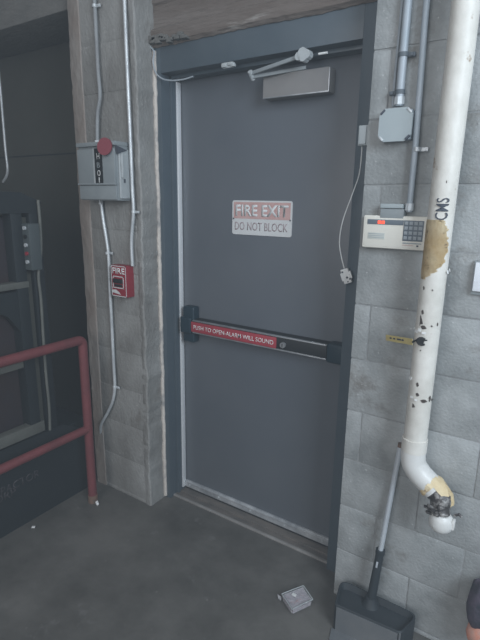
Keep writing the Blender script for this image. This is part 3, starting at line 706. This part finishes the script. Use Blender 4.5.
obj('handle', MB().tube([gj-dirh*.03, ht], .0095, 18), 'silver', t)
obj('handle_tip', MB().tube([ht-dirh*.004, ht+dirh*.010], .0100, 16), 'rust', t)

# ---------------------------------------------------------------- plastic pack on the floor
c0, c1_, c2, c3 = at(281.5, 594, Z=.035), at(303.5, 585.5, Z=.035), at(313, 599.5, Z=.035), at(292, 609.5, Z=.035)
ctr = (c0+c1_+c2+c3)/4
t = thing('plastic_pack', (ctr.x, ctr.y, 0), 'small clear plastic wrapped pack lying on the floor before the door', 'package')
def inset(p, f, z): q = ctr+(p-ctr)*f; return Vector((q.x, q.y, z))
b = MB(); bm = b.bm
lo = [bm.verts.new(inset(p, .92, .002)) for p in (c0, c1_, c2, c3)]; hi = [bm.verts.new(inset(p, 1.0, .035)) for p in (c0, c1_, c2, c3)]
bm.faces.new(lo[::-1]); bm.faces.new(hi)
for i in range(4): bm.faces.new((lo[i], lo[(i+1) % 4], hi[(i+1) % 4], hi[i]))
bmesh.ops.bevel(bm, geom=bm.edges[:], offset=.006, segments=2, affect='EDGES')
bmesh.ops.subdivide_edges(bm, edges=bm.edges[:], cuts=2, use_grid_fill=True)
for v in bm.verts:
    if v.co.z > .01: v.co += Vector((rj.uniform(-1, 1), rj.uniform(-1, 1), rj.uniform(-1, 1)))*.0016
bmesh.ops.recalc_face_normals(bm, faces=bm.faces)
obj('clear_film', b, 'film', t)
b = MB(); b.prism([inset(p, .84, .005) for p in (c0, c1_, c2, c3)], (0, 0, .024)); obj('contents', b, 'packfill', t)
b = MB(); tl = inset(c0, 1.0, .02); b.prism([tl, tl+Vector((-.022, .006, -.004)), tl+Vector((-.008, -.010, -.006)), tl+Vector((.006, -.014, -.004))], (0, 0, .0015)); obj('film_tail', b, 'film', t)
b = MB(); pq = (c0+c1_)/2*.45+(c2+c3)/2*.55*0+ctr*.55; b.obox(inset(ctr+(c1_-ctr)*.1+(c0-ctr)*.25, 1, .0365), (XA, YA, ZA), (.018, .014, .002), .001); obj('price_sticker', b, 'white', t)
# seam ribs
b = MB()
for p, q in ((c0, c1_), (c1_, c2), (c2, c3), (c3, c0)): b.tube([inset(p, .985, .0355), inset((p+q)/2, .985, .0365), inset(q, .985, .0355)], .0022, 6)
tag(obj('film_seam', b, 'boxlight', t), 'whitish folded seam of the film')

# ---------------------------------------------------------------- dark bundle at the right edge
q = at(481, 600, 1.56)
t = thing('hanging_bag', (q.x, 1.56, .18), 'dark slate bag with orange base at the lower right edge of the photo', 'bag')
def blob(c_, r3, amp, n1=14, n2=20):
    b = MB(); bmesh.ops.create_uvsphere(b.bm, u_segments=n2, v_segments=n1, radius=1)
    for v in b.bm.verts:
        v.co = Vector([math.copysign(abs(k_)**.75, k_) for k_ in v.co])
        f = 1+amp*math.sin(5*v.co.x+3*v.co.z)*math.cos(4*v.co.y+2)
        v.co = Vector(c_)+Vector((v.co.x*r3[0]*f, v.co.y*r3[1]*f, v.co.z*r3[2]*f))
    return b
zc_ = q.z
obj('bag_body', blob((q.x+.012, 1.555, zc_-.01), (.050, .05, .085), .08), 'bag', t)
obj('bag_base', blob((q.x+.018, 1.555, zc_-.115), (.045, .045, .045), .1), 'orange', t)
obj('bag_strap', MB().tube([(q.x+.02, 1.57, zc_+.06), (q.x+.035, 1.60, zc_+.14), (q.x+.05, 1.62, zc_+.20)], .006, 8, smooth=4), 'bag', t)

# ---------------------------------------------------------------- light: daylight from a loading opening to the right, dim indoor fill
def area(name, loc, target, size, sizey, power, col):
    l = bpy.data.lights.new(name, 'AREA'); l.shape = 'RECTANGLE'; l.size = size; l.size_y = sizey; l.energy = power; l.color = col
    o = bpy.data.objects.new(name, l); C.objects.link(o); o.location = loc
    o.rotation_euler = (Vector(target)-Vector(loc)).to_track_quat('-Z', 'Y').to_euler(); return o
area('daylight', (1.9, -.2, 2.6), (-.2, 1.7, 1.6), 1.3, 1.5, 112, (.76, .88, 1.0))
area('far_daylight', (-.5, -2.6, 2.1), (-.8, 1.8, 1.1), 2.2, 2.2, 66, (.93, .96, 1.0))
area('ambient_fill', (-.6, -.6, 3.6), (-.6, -.3, 0), 5, 4.5, 34, (.90, .94, 1.0))  # added overhead fill lamp, replaces the ambient light lost in the haze volume
w = bpy.data.worlds.new('World'); bpy.context.scene.world = w; w.use_nodes = True
wn = w.node_tree.nodes; bg = wn['Background']; bg.inputs[0].default_value = (.80, .88, 1.0, 1); bg.inputs[1].default_value = .5
# thin haze volume added to imitate a bluish lens flare wash
hv = wn.new('ShaderNodeVolumeScatter')
hv.inputs['Color'].default_value = (.82, .92, 1, 1); hv.inputs['Density'].default_value = .046; hv.inputs['Anisotropy'].default_value = .1
w.node_tree.links.new(hv.outputs[0], wn['World Output'].inputs['Volume'])

# ---------------------------------------------------------------- camera
cd = bpy.data.cameras.new('Camera'); cam = bpy.data.objects.new('Camera', cd); C.objects.link(cam)
cd.sensor_fit = 'VERTICAL'; cd.sensor_height = 24; cd.sensor_width = 18; cd.lens = F/640*24; cd.clip_start = .01
R3 = Matrix((M[0], -Vector(M[1]), -Vector(M[2]))).transposed()
m4 = R3.to_4x4(); m4.translation = (0, 0, H); cam.matrix_world = m4
bpy.context.scene.camera = cam
vs = bpy.context.scene.view_settings
vs.view_transform = 'Standard'; vs.look = 'None'; vs.exposure = 0; vs.gamma = 1; vs.use_curve_mapping = False
